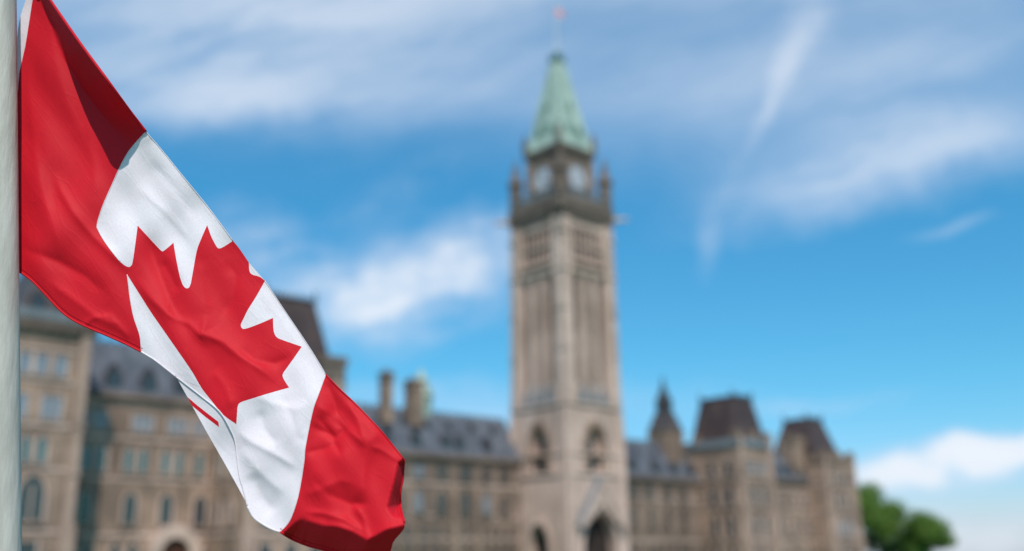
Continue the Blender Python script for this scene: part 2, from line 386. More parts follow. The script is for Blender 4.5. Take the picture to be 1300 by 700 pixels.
# ------------------------------------------------------------------ clock tower
TB = (113.9, 113.6, 0.0)
def rot4(k, pts): 
    c, s = [(1,0),(0,1),(-1,0),(0,-1)][k]
    return [(x*c-y*s, x*s+y*c, z) for x, y, z in pts]
def tower():
    t = thing('clock_tower', 'tall pale stone clock tower with a pointed green copper roof and mast', 'clock tower', TB)
    b = MB()
    b.box(-4.6, 4.6, -4.6, 4.6, 0, 25); b.box(-6.12, 6.12, -6.12, 6.12, 12.6, 14.3); b.box(-6.02, 6.02, -6.02, 6.02, 24.2, 25)
    b.box(-5.1, 5.1, -5.1, 5.1, 25, 46.5); b.box(-5.2, 5.2, -5.2, 5.2, 46.5, 56.4)
    b.build('shaft', M['tower_stone'], t)
    for sx in (-1, 1):
        for sy in (-1, 1):
            c = MB(); q = lambda k, v: sorted((k*4.45, k*v))
            c.frustum((*q(sx, 6.4), *q(sy, 6.4)), 0, (*q(sx, 6.3), *q(sy, 6.3)), 14.3); c.frustum((*q(sx, 6.2), *q(sy, 6.2)), 14.3, (*q(sx, 6.1), *q(sy, 6.1)), 25)
            c.build('corner_pier', M['stone_trim'] if (sx, sy) == (-1, -1) else M['tower_stone'], t)  # near pier in paler stone: its sunlit brightness put into the colour
    def arch_wall(w, h, z0, ztop, d0, d1, rz, n=8, spring=None):
        """wall panel between the piers with a pointed-arch opening cut through it"""
        W, H = 4.449, ztop-z0; ip = arch(w, h, n, spring); sp = ip[2][1]
        op = [(-W, 0), (W, 0), (W, sp)]
        for i in range(1, n): a = i/n; op.append((W, sp+(H-sp)*2*a) if a <= .5 else (W*(2-2*a), H))
        op.append((0, H))
        for i in range(n-1, 0, -1): a = i/n; op.append((-W, sp+(H-sp)*2*a) if a <= .5 else (-W*(2-2*a), H))
        op.append((-W, sp))
        c = MB(); c.ring([(x, z+z0) for x, z in op], [(x, z+z0) for x, z in ip], d0, d1); c.build('arch_wall', M['tower_stone'], t, rz=rz)
    # string courses
    for z, h, r in ((14.2, .45, 6.42), (17.3, .3, 6.28), (24.6, .5, 6.3), (45.6, .5, 6.1), (47.2, .35, 6.05)):
        c = MB(); c.box(-r, r, -r, r, z, z+h); c.build('string_course', M['tower_stone'] if z > 40 else M['stone_trim'], t)
    # corner piers of the belfry
    for sx in (-1, 1):
        for sy in (-1, 1):
            c = MB(); xs = sorted((sx*3.75, sx*6.15)); ys = sorted((sy*3.75, sy*6.15)); X = sorted((sx*3.7, sx*5.92)); Y = sorted((sy*3.7, sy*5.92))
            c.frustum((*xs, *ys), 24.9, (*X, *Y), 56.2); 
            for z in (33, 39.5, 45.7, 52): 
                c.box(*sorted((sx*4.7, sx*6.22)), *sorted((sy*4.7, sy*6.22)), z, z+.3)
            c.build('corner_pier', M['stone_trim'] if (sx, sy) == (-1, -1) else M['tower_stone'], t)  # paler stone paints the brighter light on the near pier
            d = MB(); d.lathe(sx*6.0, sy*6.0, [(.55, 0), (.55, 20), (.35, 24)], 8); d.build('buttress', M['tower_stone'], t)
    # faces
    for k in range(4):
        rz = k*math.pi/2
        c = MB()                                           # long mullions between the belfry openings
        for x in (-1.28, 1.28):
            c.box(x-.5, x+.5, -5.85, -5.09, 25, 45.6)
        for x in (-3.6, 3.6):
            c.box(x-.14, x+.14, -5.55, -5.09, 25, 45.6)
        for x in (-2.4, 0, 2.4):
            c.box(x-.95, x+.95, -5.45, -5.09, 25, 28.2)
        c.box(-3.7, 3.7, -5.62, -5.09, 45.2, 46.4)
        c.build('mullion', M['stone_trim'], t, rz=rz)
        for x in (-2.4, 0, 2.4):
            o = MB(); o.box(x-.95, x+.95, -5.18, -5.08, 36.2, 45.2); o.build('belfry_shade', M['shaded_opening'], t, rz=rz)  # solid dark panel in place of the shade inside the slot
            o = MB(); o.box(x-.95, x+.95, -5.22, -5.08, 28.2, 36.2); o.build('belfry_panel', M['dark_stone'], t, rz=rz)  # darker stone gives the lower slots their shade by colour
        for x in (-2.4, 0, 2.4):                           # lead gablets at the belfry sill
            g = MB(); g.prism([(x-.95, 24.95), (x+.95, 24.95), (x, 28.2)], -6.25, -5.77); g.build('gablet', M['lead'], t, rz=rz)
        l = MB()                                           # louvred upper stage
        for i in range(7):
            x = -3.3 + i*1.1; l.box(x-.17, x+.17, -5.5, -5.19, 47.5, 53.2)
        l.box(-3.72, 3.72, -5.65, -5.19, 53.2, 54.4); l.box(-3.72, 3.72, -5.62, -5.19, 47.2, 47.9)
        l.box(-3.72, 3.72, -5.7, -5.19, 50.2, 50.6)
        l.build('louvre_screen', M['tower_stone'], t, rz=rz)
        lo = MB(); lo.box(-3.6, 3.6, -5.24, -5.18, 47.9, 53.2); lo.build('louvre_shade', M['shaded_opening'], t, rz=rz)  # near-black sheet stands for the shade behind the louvres
        # tall niche with a lancet window
        arch_wall(4.0, 7.3, 14.31, 24.19, -6.0, -4.62, rz, 8, 4.2)
        n = MB(); n.ring([(x, 14.4+z) for x, z in arch(5.0, 8.2, 8, 4.4)], [(x, 14.5+z) for x, z in arch(4.0, 7.3, 8, 4.2)], -6.3, -6.02)
        n.build('niche', M['wing_stone'], t, rz=rz)
        n = MB(); n.prism([(x, 14.6+z) for x, z in arch(1.4, 5.2, 6, 4)], -4.72, -4.59); n.build('window', M['glass'], t, rz=rz)
        for x in (-1.15, 1.15):
            n = MB(); n.box(x-.3, x+.3, -5.2, -4.59, 14.35, 19.5); n.build('jamb', M['tower_stone'], t, rz=rz)
        # portal
        if k == 0: w, h = 7.3, 8.9
        else: w, h = 4.2, 7.3
        arch_wall(w, h, 0, 12.59, -6.2, -4.62, rz, 8)
        n = MB(); n.ring([(x*(1+1.3/w), z*(1+.75/h)) for x, z in arch(w, h, 8)], arch(w, h, 8), -6.6, -6.22); n.build('portal', M['stone_trim'], t, rz=rz)
        n = MB(); n.prism(arch(w*.99, h*.99, 8), -4.75, -4.63); n.build('doorway_shade', M['shaded_opening'], t, rz=rz)  # near-black panel paints the unlit interior of the portal
        if k == 0:
            n = MB(); n.prism([(-5.2, 6.9), (-4.2, 6.9), (0, 13.0), (4.2, 6.9), (5.2, 6.9), (0, 14.2)], -7.3, -6.2); n.build('portal_gable', M['lead'], t, rz=rz)
            n = MB(); n.prism([(-5.0, 6.7), (-4.1, 6.7), (0, 12.6), (4.1, 6.7), (5.0, 6.7), (0, 13.8)], -7.55, -7.305); n.build('gable_coping', M['stone_trim'], t, rz=rz)
            n = MB(); n.prism([(-4.1, 7.2), (-3.0, 7.2), (0, 10.1), (3.0, 7.2), (4.1, 7.2), (0, 12.9)], -7.2, -6.2); n.build('portal_tympanum', M['stone_trim'], t, rz=rz)
    # corbelled cornice, gargoyles, parapet
    c = MB()
    for z, r in ((54.5, 5.95), (55.3, 6.1), (56.1, 6.3), (57.0, 6.15)): c.box(-r, r, -r, r, z, z+.82)
    c.build('cornice', M['dark_stone'], t)
    g = MB()
    for sx, sy in ((1, 1), (1, -1), (-1, 1), (-1, -1)):
        g.tube([(sx*6.0, sy*6.0, 55.8), (sx*7.0, sy*7.0, 56.1), (sx*7.9, sy*7.9, 56.0)], [.4, .32, .18], 6)
        g.build('gargoyle', M['stone_trim'], t); g = MB()
    p = MB(); p.box(-6.0, 6.0, -6.0, 6.0, 57.82, 58.4)
    for k in range(4):
        q = MB()
        q.box(-5.9, 5.9, -5.95, -5.65, 58.4, 58.8)
        for i in range(13): q.box(-5.6+i*.93-.14, -5.6+i*.93+.14, -5.9, -5.7, 58.8, 59.5)
        q.box(-5.9, 5.9, -5.96, -5.64, 59.5, 59.8)
        q.build('parapet', M['lead'], t, rz=k*math.pi/2)
    p.build('walkway', M['dark_stone'], t)
    # clock stage
    c = MB(); c.box(-3.75, 3.75, -3.75, 3.75, 58.4, 67.6)
    c.box(-4.05, 4.05, -4.05, 4.05, 66.4, 67.1); c.box(-4.3, 4.3, -4.3, 4.3, 67.2, 68.0)
    c.build('clock_stage', M['dark_stone'], t)
    for sx, sy in ((1, 1), (1, -1), (-1, 1), (-1, -1)):
        c = MB(); c.box(*sorted((sx*3.0, sx*4.0)), *sorted((sy*3.0, sy*4.0)), 58.4, 66.3); c.build('clock_stage_pier', M['wing_stone'], t)
        f = MB(); f.lathe(sx*4.1, sy*4.1, [(.42, 67.6), (.42, 69.4), (.55, 69.5), (.1, 71.6)], 8); f.build('roof_finial', M['dark_stone'], t)
        q = MB(); q.lathe(sx*5.25, sy*5.25, [(1.05, 58.3), (1.05, 62.0), (1.35, 62.2), (1.35, 62.8), (.8, 63.6), (.12, 67.0)], 8)
        q.build('pinnacle', M['dark_stone'], t)
    for k in range(4):
        f = MB()
        nn = 32
        f.prism([(2.15*math.cos(2*math.pi*i/nn), 62.6+2.35*math.sin(2*math.pi*i/nn)) for i in range(nn)], -4.0, -3.7)
        cf = f.build('clock_face', M['clock_white'], t, rz=k*math.pi/2)
        r = MB(); r.ring([(2.55*math.cos(2*math.pi*i/nn), 62.6+2.75*math.sin(2*math.pi*i/nn)) for i in range(nn)],
                         [(2.12*math.cos(2*math.pi*i/nn), 62.6+2.32*math.sin(2*math.pi*i/nn)) for i in range(nn)], -4.18, -3.7)
        r.build('clock_rim', M['wing_stone'], cf)
        h = MB()
        for i in range(12):
            a = 2*math.pi*i/12; x, z = 1.8*math.sin(a), 62.6+1.95*math.cos(a); h.box(x-.09, x+.09, -4.05, -3.99, z-.2, z+.2)
        h.build('hour_mark', M['black'], cf)
        h = MB(); h.prism([(-.1, 62.4), (.1, 62.4), (.05, 64.4), (-.05, 64.4)], -4.09, -4.03); h.build('clock_hand', M['black'], cf)
        h = MB(); h.prism([(-.1, 62.5), (0, 62.72), (1.2, 61.7), (1.15, 61.6)], -4.14, -4.1); h.build('clock_hand', M['black'], cf)
    # copper roof
    c = MB()
    c.frustum((-4.25, 4.25, -4.25, 4.25), 68.0, (-3.55, 3.55, -3.55, 3.55), 70.2)
    c.frustum((-3.55, 3.55, -3.55, 3.55), 70.2, (-.82, .82, -.82, .82), 85.0)
    rf = c.build('roof', M['copper'], t)
    for k in range(4):
        for x, z, s in ((-1.2, 70.6, 1.0), (1.2, 70.6, 1.0), (0, 75.5, .7)):
            d = MB(); yb = -3.6+(z-70.2)*.184
            d.prism([(x-.45*s, z), (x+.45*s, z), (x+.45*s, z+.9*s), (x, z+1.6*s), (x-.45*s, z+.9*s)], yb-.25, yb+1.0)
            d.build('dormer', M['copper_dark'], rf, rz=k*math.pi/2)
    for sx, sy in ((1, 1), (1, -1), (-1, 1), (-1, -1)):
        d = MB(); d.tube([(sx*3.55, sy*3.55, 70.2), (sx*.82, sy*.82, 85.0)], .1, 6); d.build('roof_ridge', M['copper'], rf)
    c = MB(); c.box(-1.0, 1.0, -1.0, 1.0, 85.0, 85.4)
    for k in range(4):
        for i in range(4):
            a = (-.9+.6*i, -.9, 0); q = rot4(k, [a])[0]
            c.lathe(q[0], q[1], [(.1, 85.4), (.1, 86.3), (.02, 86.8)], 5)
    c.frustum((-.6, .6, -.6, .6), 85.4, (-.25, .25, -.25, .25), 87.0)
    c.build('cresting', M['copper_dark'], t)
    m_ = MB(); m_.tube([(0, 0, 86.8), (0, 0, 95.9)], [.13, .07], 8); m_.lathe(0, 0, [(.05, 95.8), (.16, 95.95), (.16, 96.05), (.03, 96.2)], 8)
    m_.build('mast', M['rope'], t)
    return t
tower()

def tower_flag():
    b = MB(); nx, nz = 14, 5
    dx, dy = .62, -.5                               # flies towards the camera's right
    L, H = 2.1, 1.5
    for i in range(nx+1):
        u = i/nx
        for j in range(nz+1):
            v = j/nz; w = .16*math.sin(u*7+v)*u
            b.v.append((.07+L*u*.78*dx - w*dy, L*u*.78*dy + w*dx, 95.6 - H*v - .55*u*u))
    for i in range(nx):
        for j in range(nz):
            b.f.append([i*(nz+1)+j, (i+1)*(nz+1)+j, (i+1)*(nz+1)+j+1, i*(nz+1)+j+1])
            b.mi.append(0 if i < 3 or i > 10 or (5 <= i <= 8 and 1 <= j <= 3) else 1)
    tag(b.build('flag', [M['red_cloth'], M['white_cloth']], None, TB, smooth=True), 'tiny red and white flag flying on the mast above the green tower roof', 'flag')
tower_flag()

# ------------------------------------------------------------------ parliament wings
def wall_block(name, x0, x1, y0, y1, z0, z1, mat, parent, base, trim='stone_trim', courses=(), plinth=True):
    b = MB(); bx, by = base[0], base[1]
    b.box(x0-bx, x1-bx, y0-by, y1-by, z0, z1, 0)
    if plinth: b.box(x0-bx-.2, x1-bx+.2, y0-by-.2, y1-by+.2, 0, 1.4, 0)
    for z, h, p in courses: b.box(x0-bx-p, x1-bx+p, y0-by-p, y1-by+p, z, z+h, 1)
    return b.build(name, [mat, M[trim]], parent)

def gable_roof(x0, x1, y0, ye, z0, z1, parent, base, mat='slate'):
    """steep front slope from the eave, flat ridge deck behind"""
    b = MB(); bx, by = base[0], base[1]
    run = (z1-z0)*.55
    P = [(y0-.5, z0), (y0+run, z1), (ye-run, z1), (ye+.5, z0)]
    n = 4
    vs = [(x0-bx, y-by, z) for y, z in P] + [(x1-bx, y-by, z) for y, z in P]
    b.add(vs, [(0, 1, 2, 3), (7, 6, 5, 4)] + [(i, i+n, (i+1) % n+n, (i+1) % n) for i in range(n)])
    for i in range(int((x1-x0)/1.2)):                   # ridge cresting
        x = x0+.6+i*1.2-bx; b.box(x-.3, x+.3, y0+run-by-.05, y0+run-by+.1, z1, z1+.35)
    g = b.build('roof', M[mat], parent)
    e = MB(); e.box(x0-bx, x1-bx, y0-by-.62, y0-by-.003, z0-.55, z0-.02); e.build('eave', M['grey_stone'], parent)
    return g

def dormer(parent, base, x, y, z, w, h, run, mat='slate_dark'):
    b = MB(); X, Y = x-base[0], y-base[1]
    b.prism([(X-w/2, z), (X+w/2, z), (X+w/2, z+h*.55), (X, z+h), (X-w/2, z+h*.55)], Y-.35, Y+run)
    o = b.build('dormer', M[mat], parent)
    g = MB(); g.prism([(X-w*.32, z+.15), (X+w*.32, z+.15), (X+w*.32, z+h*.5), (X, z+h*.72), (X-w*.32, z+h*.5)], Y-.4, Y-.352); g.build('window', M['glass'], o)
    return o

def mansard(name, x0, x1, y0, y1, z0, z1, inset, parent, base, mat='mansard'):
    b = MB(); bx, by = base[0], base[1]
    b.frustum((x0-bx, x1-bx, y0-by, y1-by), z0, (x0+inset-bx, x1-inset-bx, y0+inset-by, y1-inset-by), z1)
    r = b.build(name, M[mat], parent)
    c = MB(); X0, X1, Y0, Y1 = x0+inset-bx, x1-inset-bx, y0+inset-by, y1-inset-by
    c.box(X0-.15, X1+.15, Y0-.15, Y1+.15, z1, z1+.3)
    for X in (X0, X1):
        for Y in (Y0, Y1): c.lathe(X, Y, [(.16, z1+.3), (.2, z1+.9), (.04, z1+1.7)], 6)
    nx = int((X1-X0)/.6)
    for i in range(1, nx): c.box(X0+(X1-X0)*i/nx-.07, X0+(X1-X0)*i/nx+.07, Y0-.08, Y0+.08, z1+.3, z1+.75)
    c.build('roof_cresting', M['slate_dark'], r)
    return r

def corner_shafts(parent, base, x0, x1, y0, z1, mat='shaft_stone'):
    for x in (x0, x1):
        X, Y = x-base[0], y0-base[1]
        b = MB(); b.box(X-.5, X+.5, Y-.4, Y+.6, 0, z1)
        b.box(X-.75, X+.75, Y-.65, Y+.85, 0, 6.0)
        for z in (6, 11, 16): b.box(X-.62, X+.62, Y-.52, Y+.72, z, z+.35)
        b.frustum((X-.5, X+.5, Y-.4, Y+.6), z1, (X-.1, X+.1, Y, Y+.2), z1+1.6)
        b.build('buttress', M[mat], parent)

def chimney(parent, base, x, y, w, d, z0, z1, mat='wing_stone', pots=2):
    b = MB(); X, Y = x-base[0], y-base[1]
    b.box(X-w/2, X+w/2, Y-d/2, Y+d/2, z0, z1)
    b.box(X-w/2-.15, X+w/2+.15, Y-d/2-.15, Y+d/2+.15, z1-.9, z1-.5); b.box(X-w/2-.2, X+w/2+.2, Y-d/2-.2, Y+d/2+.2, z1, z1+.3)
    for i in range(pots): b.lathe(X-w/2+w*(i+.5)/pots, Y, [(.22, z1+.3), (.17, z1+.9)], 8)
    b.build('chimney', M[mat], parent)

def left_wing():
    B = (66, 118, 0)
    t = thing('parliament_wing', 'long tan stone wing left of the clock tower, half hidden by the large flag', 'building', B)
    # end pavilion
    y = 111
    wall_block('pavilion_wall', 28.4, 39.0, y, 132, 0, 25.9, M['wing_stone'], t, B, courses=((5.2, .35, .12), (11.4, .3, .1), (15.8, .45, .15), (20.4, .35, .12), (23.8, .3, .12)))
    b = MB(); b.box(28.4-B[0]-.5, 39.0-B[0]+.5, y-B[1]-.5, 14.5, 25.9, 27.0); 
    for i in range(10):
        x = 28.6+i*1.13-B[0]; b.box(x-.3, x+.3, y-B[1]-.75, y-B[1]-.5, 25.95, 26.9)
    b.build('cornice', M['dark_stone'], t)
    b = MB(); b.box(28.4-B[0]-.7, 39.0-B[0]+.7, y-B[1]-.7, 14.7, 27.0, 27.9); b.build('gutter', M['lead'], t)
    mansard('pavilion_roof', 31.4, 39.2, y+.8, 128, 27.9, 35.5, 3.6, t, B, 'roof_brown')
    for x in (33.4, 36.2): dormer(t, B, x, y+1.4, 28.0, 1.5, 2.6, 2.5)
    corner_shafts(t, B, 29.0, 38.3, y, 26.0)
    for x in (30.6, 32.4, 34.1, 36.0): window(t, B, x, y, 20.9+.35, 'rect', 1.25, 2.1, 'glass_pale')
    for x in (30.6, 32.5, 35.5): window(t, B, x, y, 16.7, 'rect', 2.0 if x > 34 else 1.2, 2.4, 'glass_pale', bars=1 if x > 34 else 0)
    for x in (31.5, 33.4, 35.0): window(t, B, x, y, 12.2, 'arch', .95, 2.7, 'glass_teal')
    for x in (30.9, 34.5): window(t, B, x, y, 6.4, 'arch', 2.6, 4.5, 'glass', depth=.4, bars=1)
    for x in (30.9, 34.6): window(t, B, x, y, 1.8, 'rect', 2.0, 2.6, 'glass')
    # outer range
    y = 118
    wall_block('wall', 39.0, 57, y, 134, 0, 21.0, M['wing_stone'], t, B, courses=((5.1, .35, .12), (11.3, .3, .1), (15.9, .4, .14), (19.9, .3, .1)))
    r = gable_roof(39.0, 57.2, y, 134, 21.2, 27.8, t, B)
    for x in (44.4, 48.6, 52.8): dormer(r, B, x, y+.2, 21.6, 1.9, 3.1, 2.2)
    for x in (41.0, 43.3, 48.2, 52.5, 55.6): window(t, B, x, y, 17.0, 'rect', 2.4 if x > 44 else 1.6, 2.0, 'glass_pale', bars=2)
    for x in (42.1, 43.8, 46.9, 48.6, 51.3, 53.0, 55.5): window(t, B, x, y, 12.3, 'arch', 1.0, 2.8, 'glass_teal')
    for x in (42.4, 47.5, 51.8, 56.0): window(t, B, x, y, 6.5, 'arch', 1.5, 3.5, 'glass')
    for x in (41.3, 43.2, 46.2, 48.2, 57.2): window(t, B, x, y, 1.6, 'arch', 1.1, 2.9, 'glass')
    b = MB(); X = 53.0-B[0]
    b.ring([(X+px, pz) for px, pz in arch(6.2, 6.5, 8, 3.4)], [(X+px, pz) for px, pz in arch(3.7, 5.0, 8, 2.9)], -1.0, .1); b.build('porch', M['stone_trim'], t)
    b = MB(); b.prism([(X+px, pz) for px, pz in arch(3.7, 5.0, 8, 2.9)], -.3, -.2); b.build('door', M['oak_door'], t)
    # middle pavilion
    y = 109
    wall_block('pavilion_wall', 57, 69.6, y, 134, 0, 22.6, M['wing_stone'], t, B, courses=((5.1, .35, .12), (11.3, .3, .1), (16.2, .4, .14), (20.4, .3, .1)))
    b = MB(); b.box(57-B[0]-.35, 69.6-B[0]+.35, y-B[1]-.35, 16.3, 22.6, 23.5); b.build('cornice', M['grey_stone'], t)
    b = MB(); b.box(66.6-B[0], 69.9-B[0], y-B[1]-.3, y-B[1]+3.4, 22.61, 26.0); b.box(66.4-B[0], 70.1-B[0], y-B[1]-.5, y-B[1]+3.6, 26.0, 27.0); b.build('corner_turret', M['dark_stone'], t)
    for x in (57.6, 61.2, 65.0):
        b = MB(); b.box(x-.8-B[0], x+.8-B[0], y-B[1]-.2, y-B[1]+1.2, 23.5, 25.1); b.build('merlon', M['grey_stone'], t)
    mansard('pavilion_roof', 57.5, 69.2, y+.5, 122, 23.5, 34.2, 2.3, t, B)
    for x in (60, 63.3, 66.6):
        window(t, B, x, y, 17.2, 'rect', 1.6, 2.2, 'glass_pale'); window(t, B, x, y, 12.2, 'arch', 1.1, 2.9, 'glass_teal')
        window(t, B, x, y, 6.4, 'arch', 1.7, 3.6, 'glass'); window(t, B, x, y, 1.7, 'rect', 1.5, 2.5, 'glass')
    corner_shafts(t, B, 57.6, 68.8, y, 23.5)
    for z, k, g in ((6.4, 'arch', 'glass'), (12.2, 'arch', 'glass_teal'), (17.2, 'rect', 'glass_pale')):
        for yy in (112, 115): window(t, B, 57, yy, z, k, 1.2, 2.8, g, rz=-math.pi/2)
    # inner range
    y = 118
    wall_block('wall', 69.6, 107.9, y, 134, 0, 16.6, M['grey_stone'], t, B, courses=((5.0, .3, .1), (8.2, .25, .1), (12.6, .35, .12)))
    r = gable_roof(69.6, 108.0, y, 134, 17.0, 23.5, t, B)
    for x in (77.5, 83.2, 88.2, 93.7, 96.2, 101.5): dormer(r, B, x, y+.35, 17.7, 1.5, 2.5, 2.0)
    for x in (79, 83, 87.2, 91.5, 95.6, 100.0, 104.3): dormer(r, B, x, y+2.3, 20.6, 1.1, 1.7, 1.5)
    chimney(t, B, 83.9, 119.8, 1.45, 1.45, 21.0, 27.9)
    chimney(t, B, 89.1, 120.2, 2.1, 1.9, 21.0, 27.4)
    b = MB(); b.lathe(92.2-B[0], 4.6, [(1.7, 21.0), (1.7, 25.8), (2.0, 25.9), (.9, 28.6), (.12, 30.2)], 8); b.build('turret', M['copper'], t)
    i = 0
    for x in (73, 77, 81, 85, 88.4, 92.6, 97, 101, 104.6):
        window(t, B, x, y, 13.5, 'rect', 2.0, 1.9, 'glass_pale' if i < 6 and i % 2 == 0 else 'glass', 'grey_stone', bars=2)
        window(t, B, x, y, 8.8, 'arch', 1.7, 3.0, 'glass_pale' if i % 3 == 1 else 'glass', 'wing_stone', bars=1); i += 1
        window(t, B, x-1.0, y, 3.8, 'arch', .9, 3.2, 'glass', 'wing_stone'); window(t, B, x+1.0, y, 3.8, 'arch', .9, 3.2, 'glass', 'wing_stone')
    for x in (75, 83, 94.8, 99):
        b = MB(); b.box(x-.45-B[0], x+.45-B[0], -.7, 0, 0, 11.5); b.frustum((x-.45-B[0], x+.45-B[0], -.7, 0), 11.5, (x-.45-B[0], x+.45-B[0], -.1, 0), 13.0); b.build('buttress', M['wing_stone'], t)
    return t
left_wing()

def right_wing():
    B = (160, 118, 0)
    t = thing('parliament_wing', 'long stone wing right of the clock tower with two dark red mansard roofs', 'building', B)
    y = 118
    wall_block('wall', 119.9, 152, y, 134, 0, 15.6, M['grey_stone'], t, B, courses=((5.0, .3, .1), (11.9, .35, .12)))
    r = gable_roof(119.8, 152.1, y, 134, 15.9, 22.4, t, B)
    for x in (122.5, 128.5, 134.4, 140.2, 145.4, 150.0): dormer(r, B, x, y+.35, 16.4, 1.6, 2.5, 2.0)
    for x in (126, 132, 137.5, 142.8, 148): dormer(r, B, x, y+2.4, 19.4, 1.1, 1.7, 1.5)
    for x in (123.5, 128.5, 133.5, 138, 142.5, 147):
        window(t, B, x, y, 12.6, 'rect', 2.0, 1.7, 'glass', 'grey_stone', bars=2)
        window(t, B, x, y, 7.2, 'arch', 1.7, 3.6, 'glass', 'wing_stone', bars=1)
        window(t, B, x-.9, y, 2.0, 'arch', .9, 2.7, 'glass', 'wing_stone'); window(t, B, x+.9, y, 2.0, 'arch', .9, 2.7, 'glass', 'wing_stone')
    # stair turret with dark spire
    b = MB(); X, Y = 147.6-B[0], 3.6
    b.box(X-2.3, X+2.3, Y-2.3, Y+2.3, 17, 24.4); b.box(X-2.45, X+2.45, Y-2.45, Y+2.45, 24.4, 24.8)
    b.frustum((X-2.3, X+2.3, Y-2.3, Y+2.3), 24.8, (X-1.3, X+1.3, Y-1.3, Y+1.3), 28.0, 1)
    tu = b.build('turret', [M['wing_stone'], M['roof_brown']], t)
    b = MB(); b.lathe(X, Y, [(1.5, 28.0), (1.5, 29.9), (1.75, 30.0), (1.0, 31.4), (.4, 33.2), (.05, 35.2)], 8); b.build('spire', M['slate_dark'], tu)
    # middle pavilion
    y = 108.8
    wall_block('pavilion_wall', 152, 161.6, y, 134, 0, 21.3, M['wing_stone'], t, B, courses=((5.0, .35, .12), (10.6, .3, .1), (15.6, .4, .14), (19.2, .3, .1)))
    b = MB(); b.box(152-B[0]-.35, 161.6-B[0]+.35, y-B[1]-.35, 16.3, 21.3, 22.7); b.build('cornice', M['lead'], t)
    for x in (152.3, 156.8, 161.3):
        b = MB(); b.box(x-.7-B[0], x+.7-B[0], y-B[1]-.25, y-B[1]+1.1, 22.7, 24.2); b.build('merlon', M['grey_stone'], t)
    b = MB(); b.box(152-B[0]-.2, 153-B[0], -.6, .8, 22.7, 24.0); b.build('merlon', M['grey_stone'], t)
    mansard('pavilion_roof', 152.3, 161.3, y+.5, 119.5, 22.7, 30.4, 1.5, t, B)
    corner_shafts(t, B, 152.4, 161.2, y, 22.6)
    for x in (155.2, 158.5):
        window(t, B, x, y, 16.6, 'rect', 1.5, 2.0, 'glass_pale'); window(t, B, x, y, 11.4, 'rect', 1.5, 2.8, 'glass')
        window(t, B, x, y, 6.0, 'arch', 1.5, 3.4, 'glass'); window(t, B, x, y, 1.7, 'rect', 1.4, 2.4, 'glass')
    for yy in (111.4, 115.0):
        window(t, B, 152, yy, 16.4, 'rect', 1.7, 2.0, 'glass', rz=-math.pi/2); window(t, B, 152, yy, 11.2, 'rect', 1.9, 2.9, 'glass', rz=-math.pi/2)
        window(t, B, 152, yy, 5.9, 'arch', 1.6, 3.6, 'glass', rz=-math.pi/2); window(t, B, 152, yy, 1.7, 'rect', 1.5, 2.4, 'glass', rz=-math.pi/2)
    # outer range
    y = 116
    wall_block('wall', 161.6, 186.2, y, 134, 0, 16.8, M['wing_stone'], t, B, courses=((5.0, .3, .1), (10.8, .3, .1), (14.9, .3, .1)))
    r = gable_roof(161.6, 186.3, y, 134, 17.1, 22.2, t, B)
    for x in (165.5, 169, 172.5, 176, 179.5, 183): dormer(r, B, x, y+.35, 17.5, 1.5, 2.4, 1.8)
    for x in (165, 169.5, 174, 178.5, 183):
        window(t, B, x, y, 12.2, 'rect', 1.9, 1.9, 'glass', bars=2); window(t, B, x, y, 6.4, 'arch', 1.6, 3.4, 'glass', bars=1); window(t, B, x, y, 1.7, 'rect', 1.6, 2.4, 'glass')
    # end pavilion
    y = 112
    wall_block('pavilion_wall', 184.6, 195.6, y, 134, 0, 20.6, M['wing_stone'], t, B, courses=((5.0, .35, .12), (10.8, .3, .1), (15.8, .4, .14)))
    b = MB(); b.box(184.6-B[0]-.35, 195.6-B[0]+.35, y-B[1]-.35, 16.3, 20.6, 22.0); b.build('cornice', M['grey_stone'], t)
    for x in (185, 190.1, 195.2):
        b = MB(); b.box(x-.7-B[0], x+.7-B[0], y-B[1]-.25, y-B[1]+1.1, 22.0, 23.0); b.build('merlon', M['grey_stone'], t)
    mansard('pavilion_roof', 184.2, 194.6, y+2, 124, 22.0, 29.6, 2.3, t, B)
    chimney(t, B, 182.6, 117.6, 5.2, 3.0, 18, 25.4, pots=3)
    corner_shafts(t, B, 185.0, 195.2, y, 21.0)
    for x in (188.4, 191.9):
        window(t, B, x, y, 16.6, 'rect', 1.5, 2.2, 'glass'); window(t, B, x, y, 11.6, 'rect', 1.5, 2.8, 'glass')
        window(t, B, x, y, 6.2, 'arch', 1.7, 3.4, 'glass_pale'); window(t, B, x, y, 1.8, 'rect', 1.5, 2.4, 'glass')
    return t
right_wing()

